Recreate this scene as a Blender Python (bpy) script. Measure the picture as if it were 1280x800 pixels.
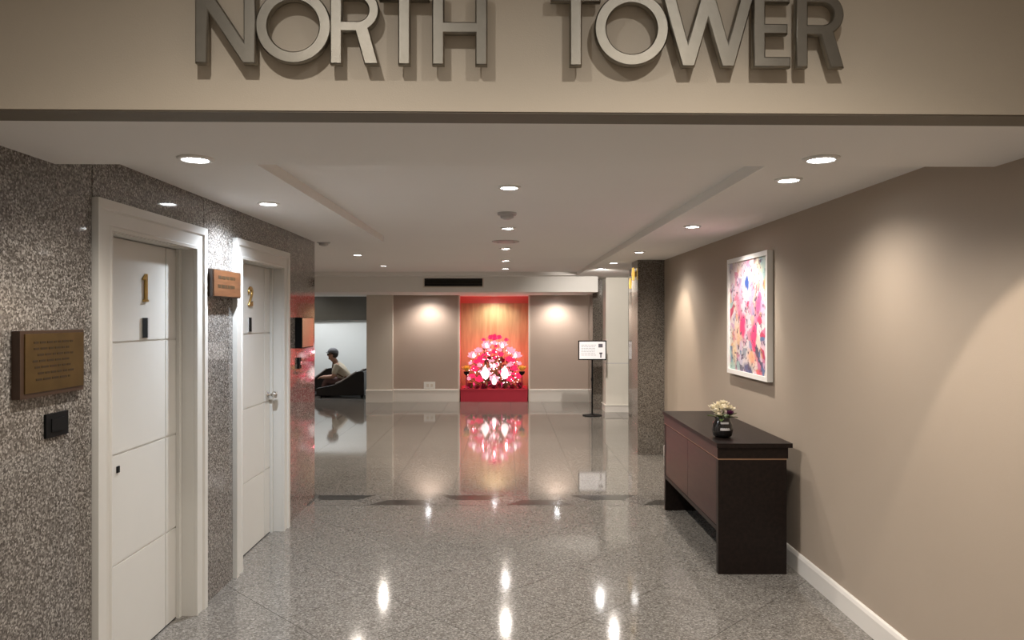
import bpy, bmesh, math, random
from mathutils import Vector, Matrix
random.seed(7)
PI = math.pi
for o in list(bpy.data.objects): bpy.data.objects.remove(o, do_unlink=True)
S = bpy.context.scene
C = S.collection

# ---------------------------------------------------------------- camera
F = 925.0                       # focal length in pixels of the 1280 px wide frame
CH = 1.65                       # camera height
cam_d = bpy.data.cameras.new('camera'); cam = bpy.data.objects.new('camera', cam_d); C.objects.link(cam)
cam.location = (0, 0, CH); cam.rotation_euler = (PI/2, 0, 0)
cam_d.sensor_width = 36; cam_d.lens = 36*F/1280
cam_d.shift_x = 8/1280; cam_d.shift_y = -4/1280
cam_d.clip_start = 0.05
S.camera = cam
# ---------------------------------------------------------------- world, exposure
w = bpy.data.worlds.new('world'); S.world = w; w.use_nodes = True
w.node_tree.nodes['Background'].inputs[0].default_value = (1.0, 0.88, 0.76, 1)
w.node_tree.nodes['Background'].inputs[1].default_value = 0.55
S.view_settings.view_transform = 'Standard'; S.view_settings.look = 'None'
S.view_settings.exposure = 0.08; S.view_settings.gamma = 1
try: S.view_settings.use_curve_mapping = False
except Exception: pass
WARM = (1.0, 0.87, 0.73); NEUT = (1.0, 0.93, 0.85); COOL = (0.84, 0.91, 1.0)
POWER = 1.0                     # scales every downlight

# heights
Z_SOFF, Z_CEIL, Z_TRAY, Z_FASC, Z_FOY = 2.233, 2.33, 2.385, 2.218, 3.05
XL, XR = -1.72, 1.90            # corridor wall faces
Y_FAC = 2.05                    # sign fascia
Y_END = 6.73                    # end of the corridor's left wall
Y_BACK = 14.4

# ---------------------------------------------------------------- materials
M = {}
def nodes(name):
    m = bpy.data.materials.new(name); m.use_nodes = True; M[name] = m
    nt = m.node_tree; return m, nt, nt.nodes['Principled BSDF']
def mat(name, col, rough=0.5, metal=0.0, emit=None, es=0.0, spec=0.5, coat=0.0, bump=0.0, bscale=200.0, var=0.06, vscale=6.0, trans=0.0):
    m, nt, b = nodes(name)
    b.inputs['Roughness'].default_value = rough; b.inputs['Metallic'].default_value = metal
    b.inputs['Specular IOR Level'].default_value = spec
    b.inputs['Coat Weight'].default_value = coat
    b.inputs['Transmission Weight'].default_value = trans
    g = nt.nodes.new('ShaderNodeNewGeometry')
    n = nt.nodes.new('ShaderNodeTexNoise'); n.inputs['Scale'].default_value = vscale; n.inputs['Detail'].default_value = 3
    nt.links.new(g.outputs['Position'], n.inputs['Vector'])
    mx = nt.nodes.new('ShaderNodeMix'); mx.data_type = 'RGBA'
    mx.inputs[6].default_value = (*[c*(1-var) for c in col], 1); mx.inputs[7].default_value = (*[min(1, c*(1+var)) for c in col], 1)
    nt.links.new(n.outputs['Fac'], mx.inputs[0]); nt.links.new(mx.outputs[2], b.inputs['Base Color'])
    if emit:
        b.inputs['Emission Color'].default_value = (*emit, 1); b.inputs['Emission Strength'].default_value = es
    if bump:
        n2 = nt.nodes.new('ShaderNodeTexNoise'); n2.inputs['Scale'].default_value = bscale; n2.inputs['Detail'].default_value = 2
        nt.links.new(g.outputs['Position'], n2.inputs['Vector'])
        bp = nt.nodes.new('ShaderNodeBump'); bp.inputs['Strength'].default_value = bump; bp.inputs['Distance'].default_value = 0.002
        nt.links.new(n2.outputs['Fac'], bp.inputs['Height']); nt.links.new(bp.outputs['Normal'], b.inputs['Normal'])
    return m
def granite(name, cols, scale, rough, spec=0.5, vari=0.10):
    """speckled polished stone: random grey per small cell, plus fine noise"""
    m, nt, b = nodes(name)
    L = nt.links.new
    g = nt.nodes.new('ShaderNodeNewGeometry')
    v = nt.nodes.new('ShaderNodeTexVoronoi'); v.inputs['Scale'].default_value = scale; v.inputs['Randomness'].default_value = 1
    L(g.outputs['Position'], v.inputs['Vector'])
    sep = nt.nodes.new('ShaderNodeSeparateColor'); L(v.outputs['Color'], sep.inputs[0])
    n = nt.nodes.new('ShaderNodeTexNoise'); n.inputs['Scale'].default_value = scale*0.55; n.inputs['Detail'].default_value = 3; n.inputs['Roughness'].default_value = 0.7
    L(g.outputs['Position'], n.inputs['Vector'])
    mm = nt.nodes.new('ShaderNodeMath'); mm.operation = 'MULTIPLY_ADD'; L(sep.outputs[0], mm.inputs[0]); mm.inputs[1].default_value = 0.75
    sb = nt.nodes.new('ShaderNodeMath'); sb.operation = 'MULTIPLY_ADD'; L(n.outputs['Fac'], sb.inputs[0]); sb.inputs[1].default_value = 0.9; sb.inputs[2].default_value = -0.32
    L(sb.outputs[0], mm.inputs[2])
    r = nt.nodes.new('ShaderNodeValToRGB'); L(mm.outputs[0], r.inputs[0])
    el = r.color_ramp.elements
    while len(el) > 1: el.remove(el[-1])
    el[0].position = cols[0][0]; el[0].color = (*cols[0][1], 1)
    for p, c in cols[1:]:
        e = el.new(p); e.color = (*c, 1)
    oi = nt.nodes.new('ShaderNodeObjectInfo')
    vr = nt.nodes.new('ShaderNodeMapRange'); vr.inputs[3].default_value = 1-vari; vr.inputs[4].default_value = 1+vari
    L(oi.outputs['Random'], vr.inputs[0])
    hs = nt.nodes.new('ShaderNodeHueSaturation'); L(r.outputs[0], hs.inputs['Color']); L(vr.outputs[0], hs.inputs['Value'])
    L(hs.outputs[0], b.inputs['Base Color'])
    b.inputs['Roughness'].default_value = rough; b.inputs['Specular IOR Level'].default_value = spec
    n2 = nt.nodes.new('ShaderNodeTexNoise'); n2.inputs['Scale'].default_value = 3.0
    L(g.outputs['Position'], n2.inputs['Vector'])
    rr = nt.nodes.new('ShaderNodeMapRange'); rr.inputs[3].default_value = rough*0.8; rr.inputs[4].default_value = rough*1.25
    L(n2.outputs['Fac'], rr.inputs[0]); L(rr.outputs[0], b.inputs['Roughness'])
    return m
def wood(name, c1, c2, rough=0.35, scale=5.0, axis=1, coat=0.2):
    m, nt, b = nodes(name); L = nt.links.new
    g = nt.nodes.new('ShaderNodeNewGeometry'); mp = nt.nodes.new('ShaderNodeMapping')
    sc = [scale*5]*3; sc[axis] = scale*0.5; mp.inputs['Scale'].default_value = sc
    L(g.outputs['Position'], mp.inputs['Vector'])
    n = nt.nodes.new('ShaderNodeTexNoise'); n.inputs['Scale'].default_value = 2.0; n.inputs['Detail'].default_value = 6
    L(mp.outputs[0], n.inputs['Vector'])
    r = nt.nodes.new('ShaderNodeValToRGB'); r.color_ramp.elements[0].position = 0.35; r.color_ramp.elements[1].position = 0.68
    r.color_ramp.elements[0].color = (*c1, 1); r.color_ramp.elements[1].color = (*c2, 1)
    L(n.outputs['Fac'], r.inputs[0]); L(r.outputs[0], b.inputs['Base Color'])
    b.inputs['Specular IOR Level'].default_value = 0.18 if 'espresso' in name else 0.4
    b.inputs['Roughness'].default_value = rough; b.inputs['Coat Weight'].default_value = coat; b.inputs['Coat Roughness'].default_value = 0.25
    return m

FLOORC = [(0.0, (0.075, 0.067, 0.058)), (0.3, (0.12, 0.109, 0.096)), (0.55, (0.165, 0.151, 0.134)), (0.8, (0.22, 0.203, 0.183)), (1.0, (0.32, 0.30, 0.275))]
granite('granite_floor', FLOORC, 120, 0.08, 0.75, 0.04)
granite('granite_lobby', FLOORC, 120, 0.055, 0.75, 0.04)
granite('granite_dark', [(0.0, (0.015, 0.014, 0.013)), (0.5, (0.035, 0.033, 0.03)), (1.0, (0.09, 0.085, 0.08))], 95, 0.12, 0.5, 0.1)
granite('granite_mid', [(0.0, (0.05, 0.046, 0.042)), (0.5, (0.13, 0.12, 0.11)), (1.0, (0.27, 0.25, 0.23))], 95, 0.12, 0.5, 0.1)
granite('granite_wall', [(0.0, (0.038, 0.032, 0.027)), (0.3, (0.095, 0.083, 0.072)), (0.55, (0.155, 0.139, 0.123)), (0.8, (0.29, 0.265, 0.238)), (1.0, (0.46, 0.43, 0.395))], 150, 0.05, 0.55, 0.03)
granite('granite_column', [(0.0, (0.03, 0.025, 0.02)), (0.3, (0.085, 0.072, 0.06)), (0.6, (0.16, 0.14, 0.12)), (1.0, (0.26, 0.235, 0.20))], 150, 0.12, 0.4, 0.03)
mat('grout', (0.035, 0.032, 0.028), 0.8)
mat('ceiling_paint', (0.78, 0.755, 0.72), 0.8, bump=0.1, var=0.02, vscale=1.5)
mat('taupe_paint', (0.36, 0.292, 0.228), 0.65, bump=0.25, bscale=350, var=0.03, vscale=2)
mat('fascia_paint', (0.58, 0.505, 0.40), 0.6, bump=0.2, bscale=300, var=0.03, vscale=2)
mat('shaded_taupe', (0.15, 0.125, 0.09), 0.6)
mat('mauve_paint', (0.42, 0.33, 0.275), 0.65, bump=0.2, bscale=200, var=0.03, vscale=2)
mat('cream_paint', (0.66, 0.60, 0.52), 0.55, var=0.02)
mat('cool_white', (0.70, 0.73, 0.72), 0.5, var=0.02)
mat('column_white', (0.74, 0.70, 0.62), 0.4, var=0.02)
mat('charcoal_panel', (0.05, 0.045, 0.035), 0.35)
mat('door_white', (0.57, 0.55, 0.505), 0.38, var=0.02)
mat('trim_white', (0.70, 0.66, 0.61), 0.4, var=0.02)
mat('black_gap', (0.01, 0.01, 0.01), 0.8)
mat('steel_brushed', (0.27, 0.25, 0.212), 0.42, 1.0, bump=0.15, bscale=900, var=0.08, vscale=40)
mat('chrome', (0.75, 0.73, 0.70), 0.15, 1.0)
mat('brass', (0.55, 0.36, 0.12), 0.28, 1.0, var=0.15, vscale=40)
mat('brass_polished', (0.50, 0.33, 0.20), 0.12, 0.9, var=0.1, vscale=12)
mat('bronze_face', (0.17, 0.115, 0.045), 0.33, 0.85, var=0.35, vscale=12)
mat('bronze_text', (0.05, 0.03, 0.012), 0.5, 0.5)
mat('dark_frame', (0.045, 0.024, 0.014), 0.35)
mat('black_plastic', (0.005, 0.005, 0.005), 0.6, spec=0.15)
mat('grey_plastic', (0.42, 0.40, 0.38), 0.4)
mat('white_plastic', (0.78, 0.76, 0.72), 0.4)
wood('sign_wood', (0.072, 0.027, 0.010), (0.115, 0.047, 0.018), 0.4, 6, 1)
wood('espresso', (0.009, 0.006, 0.005), (0.016, 0.010, 0.008), 0.38, 4, 1, 0.0)
wood('espresso_red', (0.030, 0.012, 0.010), (0.046, 0.019, 0.016), 0.32, 4, 1, 0.15)
wood('gold_veneer', (0.34, 0.245, 0.115), (0.46, 0.335, 0.165), 0.4, 2.0, 2)
mat('copper_line', (0.42, 0.28, 0.19), 0.3, 0.9)
mat('red_cloth', (0.42, 0.018, 0.04), 0.75, bump=0.3, bscale=120)
mat('pink_lit_wall', (0.70, 0.20, 0.17), 0.6)
mat('lens', (1, 1, 1), 0.4, emit=(1.0, 0.93, 0.86), es=70.0)
mat('lens_cool', (1, 1, 1), 0.4, emit=(0.92, 0.96, 1.0), es=70.0)
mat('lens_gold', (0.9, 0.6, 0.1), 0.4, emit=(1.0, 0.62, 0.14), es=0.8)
mat('paper', (0.93, 0.92, 0.95), 0.5, var=0.01)
mat('print_grey', (0.45, 0.43, 0.47), 0.6)
mat('print_dark', (0.10, 0.09, 0.11), 0.6)
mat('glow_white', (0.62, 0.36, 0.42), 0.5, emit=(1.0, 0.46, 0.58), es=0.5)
mat('bulb_soft', (1, 1, 1), 0.4, emit=(1.0, 0.80, 0.78), es=1.8)
mat('bulb_white', (1, 1, 1), 0.4, emit=(1.0, 0.78, 0.80), es=4.0)
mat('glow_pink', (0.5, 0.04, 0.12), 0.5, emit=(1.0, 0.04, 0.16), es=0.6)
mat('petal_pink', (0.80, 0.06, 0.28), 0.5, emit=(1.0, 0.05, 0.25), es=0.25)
mat('petal_crimson', (0.30, 0.012, 0.04), 0.5)
mat('petal_gold', (0.92, 0.55, 0.09), 0.45)
mat('petal_cream', (0.88, 0.80, 0.62), 0.55, var=0.1, vscale=60)
mat('petal_purple', (0.10, 0.01, 0.06), 0.5)
mat('leaf_green', (0.09, 0.13, 0.035), 0.5, var=0.25, vscale=30)
mat('stem_green', (0.10, 0.12, 0.04), 0.6)
mat('vase_glass', (0.012, 0.010, 0.010), 0.08, coat=0.3)
mat('vase_label', (0.42, 0.40, 0.40), 0.5)
mat('skin', (0.46, 0.25, 0.17), 0.5, var=0.05)
mat('shirt', (0.62, 0.55, 0.43), 0.8, var=0.05)
mat('trousers', (0.14, 0.075, 0.07), 0.8)
mat('cap_cloth', (0.16, 0.165, 0.18), 0.75, var=0.15, vscale=60)
mat('strap', (0.20, 0.12, 0.07), 0.7)
mat('hair', (0.02, 0.015, 0.012), 0.6)
mat('black_leather', (0.012, 0.010, 0.010), 0.35)
mat('grey_piping', (0.36, 0.33, 0.31), 0.35)
mat('shoe', (0.06, 0.05, 0.05), 0.5)

# ---------------------------------------------------------------- mesh helpers
def box(bm, x0, x1, y0, y1, z0, z1):
    v = [bm.verts.new(p) for p in ((x0,y0,z0),(x1,y0,z0),(x1,y1,z0),(x0,y1,z0),(x0,y0,z1),(x1,y0,z1),(x1,y1,z1),(x0,y1,z1))]
    for f in ((3,2,1,0),(4,5,6,7),(0,1,5,4),(1,2,6,5),(2,3,7,6),(3,0,4,7)): bm.faces.new([v[i] for i in f])
def prism(bm, pts, h0, h1, axis='z'):
    """extrude a 2-D polygon; axis z: (x,y), axis y: (x,z), axis x: (y,z)"""
    def P(p, h): return {'z': (p[0], p[1], h), 'y': (p[0], h, p[1]), 'x': (h, p[0], p[1])}[axis]
    a = [bm.verts.new(P(p, h0)) for p in pts]; b = [bm.verts.new(P(p, h1)) for p in pts]
    n = len(pts)
    bm.faces.new(a); bm.faces.new(b)
    for i in range(n): bm.faces.new([a[i], a[(i+1) % n], b[(i+1) % n], b[i]])
    bmesh.ops.recalc_face_normals(bm, faces=bm.faces)
def lathe(bm, prof, seg=24, c=(0,0,0), axis='z'):
    rings = []
    for r, h in prof:
        ring = []
        for i in range(seg):
            a = 2*PI*i/seg
            p = (r*math.cos(a), r*math.sin(a), h) if axis == 'z' else (r*math.cos(a), h, r*math.sin(a)) if axis == 'y' else (h, r*math.cos(a), r*math.sin(a))
            ring.append(bm.verts.new((c[0]+p[0], c[1]+p[1], c[2]+p[2])))
        rings.append(ring)
    for a, b in zip(rings, rings[1:]):
        for i in range(seg): bm.faces.new([a[i], a[(i+1) % seg], b[(i+1) % seg], b[i]])
    if prof[0][0] > 1e-4: bm.faces.new(rings[0])
    if prof[-1][0] > 1e-4: bm.faces.new(rings[-1])
    bmesh.ops.recalc_face_normals(bm, faces=bm.faces)
def tube(bm, pts, rad, seg=10):
    pts = [Vector(p) for p in pts]
    if not isinstance(rad, (list, tuple)): rad = [rad]*len(pts)
    rings = []
    for i, p in enumerate(pts):
        t = (pts[min(i+1, len(pts)-1)]-pts[max(i-1, 0)]).normalized()
        u = t.cross(Vector((0, 0, 1)) if abs(t.z) < 0.9 else Vector((1, 0, 0))).normalized(); v = t.cross(u)
        rings.append([bm.verts.new(p+rad[i]*(math.cos(2*PI*k/seg)*u+math.sin(2*PI*k/seg)*v)) for k in range(seg)])
    for a, b in zip(rings, rings[1:]):
        for k in range(seg): bm.faces.new([a[k], a[(k+1) % seg], b[(k+1) % seg], b[k]])
    bm.faces.new(rings[0]); bm.faces.new(rings[-1])
    bmesh.ops.recalc_face_normals(bm, faces=bm.faces)
def ball(bm, c, r, sx=1, sy=1, sz=1, u=16, v=10):
    m = Matrix.Translation(c) @ Matrix.Diagonal((r*sx, r*sy, r*sz, 1))
    bmesh.ops.create_uvsphere(bm, u_segments=u, v_segments=v, radius=1, matrix=m)
def B(fn=None, *a, **k):
    bm = bmesh.new()
    if fn: fn(bm, *a, **k)
    return bm
def tag(o, label=None, cat=None, group=None, kind=None):
    if label: o['label'] = label
    if cat: o['category'] = cat
    if group: o['group'] = group
    if kind: o['kind'] = kind
    return o
def attach(o, parent):
    if parent is not None:
        o.parent = parent
        r = parent
        while r.parent: r = r.parent
        o.matrix_parent_inverse = Matrix.Identity(4) if parent.get('_world') is None else parent_world(parent).inverted()
def parent_world(p):
    m = Matrix.Identity(4)
    ch = []
    while p is not None: ch.append(p); p = p.parent
    for q in reversed(ch):
        loc = Matrix.LocRotScale(q.location, q.rotation_euler, q.scale)
        m = m @ (q.matrix_parent_inverse if q.parent else Matrix.Identity(4)) @ loc
    return m
def link(name, me, material, parent=None, smooth=False, world=True):
    o = bpy.data.objects.new(name, me); C.objects.link(o)
    if material and not me.materials: me.materials.append(M[material])
    if smooth:
        for p in me.polygons: p.use_smooth = True
    if parent is not None:
        o.parent = parent
        if world: o.matrix_parent_inverse = parent_world(parent).inverted()
    return o
def obj(name, bm, material, parent=None, smooth=False, bevel=0.0, world=True, bseg=1):
    if bevel:
        bmesh.ops.bevel(bm, geom=[e for e in bm.edges if len(e.link_faces) == 2 and e.calc_face_angle(0) > 0.5], offset=bevel, segments=bseg, profile=0.5, affect='EDGES')
    me = bpy.data.meshes.new(name); bm.to_mesh(me); bm.free()
    return link(name, me, material, parent, smooth, world)
def smooth_by_angle(o, ang=0.6):
    me = o.data
    for p in me.polygons: p.use_smooth = True
    bm = bmesh.new(); bm.from_mesh(me)
    for e in bm.edges: e.smooth = not (len(e.link_faces) == 2 and e.calc_face_angle(0) > ang)
    bm.to_mesh(me); bm.free()
def thing(name, label, cat, loc=(0,0,0), rot=(0,0,0), group=None, kind=None):
    o = bpy.data.objects.new(name, None); C.objects.link(o); o.empty_display_size = 0.05
    o.location = loc; o.rotation_euler = rot
    return tag(o, label, cat, group, kind)
def copy_tree(o, parent=None):
    c = o.copy(); C.objects.link(c)
    if parent is not None: c.parent = parent
    for ch in list(o.children): copy_tree(ch, c)
    return c
def bx(x0, x1, y0, y1, z0, z1): return B(box, x0, x1, y0, y1, z0, z1)
def struct(name, bm, material, label, parent=None, bevel=0.0, cat=None):
    o = obj(name, bm, material, parent, bevel=bevel)
    if parent is None: tag(o, label, cat or name.split('_')[0], kind='structure')
    return o
def curve_mesh(splines, extrude, bevel):
    """filled 2-D outline(s) with holes -> solid mesh in the xz plane, front towards -y"""
    cu = bpy.data.curves.new('outline', 'CURVE'); cu.dimensions = '2D'; cu.fill_mode = 'BOTH'
    cu.extrude = extrude; cu.bevel_depth = bevel; cu.bevel_resolution = 0; cu.offset = -bevel
    for pts in splines:
        sp = cu.splines.new('POLY'); sp.points.add(len(pts)-1); sp.use_cyclic_u = True
        for p, q in zip(sp.points, pts): p.co = (q[0], q[1], 0, 1)
    o = bpy.data.objects.new('outline', cu); C.objects.link(o)
    dg = bpy.context.evaluated_depsgraph_get(); dg.update()
    me = bpy.data.meshes.new_from_object(o.evaluated_get(dg))
    bpy.data.objects.remove(o, do_unlink=True); bpy.data.curves.remove(cu)
    me.transform(Matrix.Rotation(PI/2, 4, 'X'))
    return me
def arc(cx, cy, r, a0, a1, n=16, ry=None):
    ry = ry or r
    return [(cx+r*math.cos(math.radians(a0+(a1-a0)*i/n)), cy+ry*math.sin(math.radians(a0+(a1-a0)*i/n))) for i in range(n+1)]
def clip(poly, x0, x1, y0, y1):
    for ax, lim, sgn in ((0, x0, 1), (0, x1, -1), (1, y0, 1), (1, y1, -1)):
        out = []
        for i in range(len(poly)):
            a, b = poly[i-1], poly[i]
            da, db = sgn*(a[ax]-lim), sgn*(b[ax]-lim)
            if (da >= 0) != (db >= 0):
                t = da/(da-db); out.append((a[0]+t*(b[0]-a[0]), a[1]+t*(b[1]-a[1])))
            if db >= 0: out.append(b)
        poly = out
        if len(poly) < 3: return []
    return poly
def area(p): return abs(sum(p[i-1][0]*p[i][1]-p[i][0]*p[i-1][1] for i in range(len(p))))/2

# ================================================================= STRUCTURE
# ---- floor
XA, XB = -6.0, 2.6
floor = struct('floor', bx(XA, XB, -3.0, 18.2, -0.12, -0.003), 'grout', 'polished grey speckled granite floor of corridor and lobby')
def tile(pts, m):
    if len(pts) < 3 or area(pts) < 0.004: return
    bm = bmesh.new(); prism(bm, pts, -0.003, 0.0)
    obj('tile', bm, m, floor)
s, j = 0.592, 0.0015
h = s/math.sqrt(2)
for i in range(-4, 10):                       # corridor: tiles laid diagonally
    for k in range(-4, 10):
        c1 = 3.67+2*h*(i+0.5); c2 = 4.42+2*h*(k+0.5)      # x+y = c1, y-x = c2
        cx, cy = (c1-c2)/2, (c1+c2)/2
        d = h-j*1.4
        p = clip([(cx-d, cy), (cx, cy-d), (cx+d, cy), (cx, cy+d)], XL-0.10, XR, 0.6, 6.46)
        tile(p, 'granite_floor')
tile([(XL-0.10, -2.9), (XR, -2.9), (XR, 0.598), (XL-0.10, 0.598)], 'granite_floor')
# border band of dark and light inlays
B0, B1 = 6.465, 6.865; BM = (B0+B1)/2
for y0 in (B0, B1-0.022):
    tile([(XL, y0), (XR, y0), (XR, y0+0.02), (XL, y0+0.02)], 'granite_mid')
b0, b1 = B0+0.024, B1-0.024
k = 0; x = -1.8
while x < XR:
    far_dark = (k % 2 == 0)
    e = 0.002; q = 0.15
    tile(clip([(x+e, b1), (x+q+e, BM+e), (x+0.6-q-e, BM+e), (x+0.6-e, b1)], XL, XR, b0, b1), 'granite_dark' if far_dark else 'granite_floor')
    tile(clip([(x+e, b0), (x+q+e, BM-e), (x+0.6-q-e, BM-e), (x+0.6-e, b0)], XL, XR, b0, b1), 'granite_floor' if far_dark else 'granite_dark')
    tile(clip([(x, b0), (x+q-e, BM), (x, b1), (x-q+e, BM)], XL, XR, b0, b1), 'granite_mid')
    x += 0.6; k += 1
for i in range(14):                           # lobby: tiles laid square
    for k in range(17):
        x0 = 1.9-0.6*(i+1)+0.6; y0 = 6.867+0.6*k
        tile(clip([(x0+j, y0+j), (x0+0.6-j, y0+j), (x0+0.6-j, y0+0.6-j), (x0+j, y0+0.6-j)], XA, XB, 6.867, 17.2), 'granite_lobby')

# ---- left wall: granite slabs on a backing, two door openings
D1 = (3.08, 4.21); D2 = (4.67, 5.82); CAS = 0.13; DH = 2.15
bm = bmesh.new()
for y0, y1, z0, z1 in ((-3, D1[0]+.03, 0, 3.05), (D1[0]+.03, D1[1]-.03, DH-.03, 2.5), (D1[1]-.03, D2[0]+.03, 0, 2.5), (D2[0]+.03, D2[1]-.03, DH-.03, 2.5), (D2[1]-.03, Y_END-.02, 0, 2.5)):
    box(bm, XL-0.22, XL-0.02, y0, y1, z0, z1)
box(bm, XA, XL-0.02, Y_END-0.22, Y_END-0.02, 0, 2.5)
wl = struct('wall_left', bm, 'grout', 'speckled polished granite wall on the left with two white doors')
def slab(y0, y1, z0, z1, x=XL):
    g = 0.0012
    obj('granite_panel', bx(x-0.02, x, y0+g, y1-g, z0+(g if z0 else 0), z1), 'granite_wall', wl)
slab(-3, 1.0, 0, 3.05); slab(1.0, Y_FAC+0.2, 0, 3.05)
slab(Y_FAC+0.2, 2.83, 0, 2.45); slab(2.83, D1[0]-.004, 0, 2.45)
slab(D1[0], D1[1], DH+.004, 2.45); slab(D1[1]+.006, D2[0]-.006, 0, 2.45); slab(D2[0], D2[1], DH+.004, 2.45);
bm = bmesh.new(); prism(bm, [(XL-0.02, D2[1]+.007), (XL, D2[1]+.007), (XL-0.017, Y_END), (XL-0.02, Y_END)], 0, 2.45)   # end slab set very slightly out of line
obj('granite_panel', bm, 'granite_wall', wl)
obj('granite_panel', bx(XA, XL-0.021, Y_END-0.02, Y_END, 0, 2.45), 'granite_wall', wl)

# ---- right wall
YR = 8.85
wr = struct('wall_right', bx(XR, XR+0.15, -3, YR, 0, 3.05), 'taupe_paint', 'smooth taupe painted wall on the right')
bm = bmesh.new()
prism(bm, [(XR, 0), (XR-0.018, 0), (XR-0.018, 0.10), (XR-0.012, 0.118), (XR-0.006, 0.125), (XR, 0.125)], -3, YR-0.02, 'y')
struct('baseboard_right', bm, 'trim_white', 'white baseboard along the taupe wall')
# ---- granite pilaster and lift wall beyond
wlr = struct('wall_lobby', bx(2.12, 2.3, YR, 13.6, 0, 2.45), 'granite_column', 'dark granite lobby wall beyond the taupe wall')
obj('pilaster', bx(1.58, 2.12, YR, YR+0.42, 0, 2.33), 'granite_column', wlr, bevel=0.004)
obj('pilaster', bx(1.71, 2.12, 9.62, 9.86, 0, 2.33), 'granite_column', wlr, bevel=0.004)
obj('pilaster', bx(1.80, 2.12, 10.55, 10.80, 0, 2.33), 'granite_column', wlr, bevel=0.004)
obj('pilaster', bx(1.99, 2.12, 11.5, 11.8, 0, 2.33), 'granite_column', wlr, bevel=0.004)
obj('metal_strip', bx(1.70, 1.72, 9.58, 9.62, 0, 2.2), 'copper_line', wlr)
obj('metal_strip', bx(1.80, 1.82, 10.50, 10.55, 0, 2.2), 'copper_line', wlr)
# ---- white column and granite strip
cw = struct('wall_column', bx(1.735, 2.13, 12.8, 13.25, 0.125, 2.45), 'column_white', 'white square column with a horizontal joint', cat='column')
obj('joint', bx(1.733, 2.132, 12.797, 13.25, 0.842, 0.850), 'print_grey', cw)
bm = bmesh.new(); box(bm, 1.72, 2.145, 12.785, 13.26, 0, 0.11); box(bm, 1.71, 2.155, 12.775, 13.26, 0.11, 0.125)
obj('plinth', bm, 'trim_white', cw)
obj('granite_strip', bx(1.56, 1.80, 13.26, 13.75, 0, 2.45), 'granite_column', cw)
# ---- back wall with niche
NX0, NX1 = -0.895, 0.445
bm = bmesh.new()
for x0, x1 in ((-2.68, NX0-0.03), (NX1+0.03, 2.3)): box(bm, x0, x1, Y_BACK, Y_BACK+0.15, 0, 2.4)
wb = struct('wall_back', bm, 'mauve_paint', 'mauve taupe back wall of the lobby around the red-lit niche')
bm = bmesh.new()
box(bm, NX0-0.03, NX1+0.03, 15.2, 15.3, 0, 2.4)
box(bm, NX0-0.13, NX0-0.03, Y_BACK+0.15, 15.3, 0, 2.4); box(bm, NX1+0.03, NX1+0.13, Y_BACK+0.15, 15.3, 0, 2.4)
obj('niche_back', bm, 'pink_lit_wall', wb)  # red glow of the flowers is put into this wall colour
obj('niche_panel', bx(NX0-0.02, NX1+0.02, 15.17, 15.2, 0.2, 1.925), 'gold_veneer', wb)
for x0 in (NX0-0.03, NX1):
    obj('niche_frame', bx(x0, x0+0.03, Y_BACK-0.02, Y_BACK+0.15, 0.0, 2.07), 'cream_paint', wb)
obj('pilaster', bx(-2.68, -2.18, Y_BACK-0.14, Y_BACK, 0, 2.07), 'cream_paint', wb)
for n, (x0, x1, y) in enumerate(((-2.18, NX0-0.03, Y_BACK), (NX1+0.03, 1.72, Y_BACK), (-2.69, -2.17, Y_BACK-0.14))):
    bm = bmesh.new()
    prism(bm, [(y, 0), (y-0.022, 0), (y-0.022, 0.205), (y-0.03, 0.21), (y-0.03, 0.235), (y, 0.245)], x0, x1, 'x')
    struct('baseboard_back', bm, 'trim_white', ['tall cream baseboard left of the red-lit niche', 'tall cream baseboard right of the red-lit niche', 'tall cream baseboard round the pale pilaster'][n])
# ---- alcove at far left
wa = struct('wall_alcove', bx(XA, -2.2, 17.2, 17.35, 0, 1.575), 'cool_white', 'cool white alcove wall behind the seated person')
obj('upper_panel', bx(XA, -2.2, 17.12, 17.35, 1.575, 2.6), 'charcoal_panel', wa)
obj('side_wall', bx(-2.55, -2.45, Y_BACK+0.15, 17.2, 0, 2.6), 'cool_white', wa)
obj('side_wall', bx(XA-0.1, XA, 6.5, 17.35, 0, 2.6), 'cream_paint', wa)
# ---- ceilings
TX0, TX1, TY1 = -1.11, 1.17, 12.1
bm = bmesh.new()
box(bm, XL-0.02, TX0, 2.84, Y_END, Z_CEIL, 2.6); box(bm, TX1, XR+0.1, 2.84, YR, Z_CEIL, 2.6)
box(bm, XA, TX0, Y_END, TY1, Z_TRAY, 2.6); box(bm, TX1, 2.4, YR, 13.8, Z_CEIL, 2.6)
box(bm, XA, TX1, TY1, 12.5, Z_CEIL, 2.6); box(bm, TX0, TX1, 2.84, TY1, Z_TRAY, 2.6)
ce = struct('ceiling', bm, 'ceiling_paint', 'pale plaster ceiling with a shallow raised tray')
bm = bmesh.new(); box(bm, XA, 1.56, 12.5, 12.62, 2.07, Z_CEIL+0.1)
obj('bulkhead', bm, 'ceiling_paint', ce)
obj('bulkhead_lip', bx(XA, 1.56, 12.48, 12.5, Z_CEIL-0.03, Z_CEIL+0.0), 'ceiling_paint', ce)
bm = bmesh.new(); box(bm, XA, 1.56, 12.62, 15.3, 2.07, 2.2); box(bm, XA, -2.2, 15.3, 17.35, 2.5, 2.6); 
obj('back_soffit', bm, 'ceiling_paint', ce)
# foyer ceiling, end wall
struct('ceiling_foyer', bx(XL-0.02, XR+0.1, -3, Y_FAC+0.1, Z_FOY, Z_FOY+0.1), 'ceiling_paint', 'pale foyer ceiling in front of the sign fascia')
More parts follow.
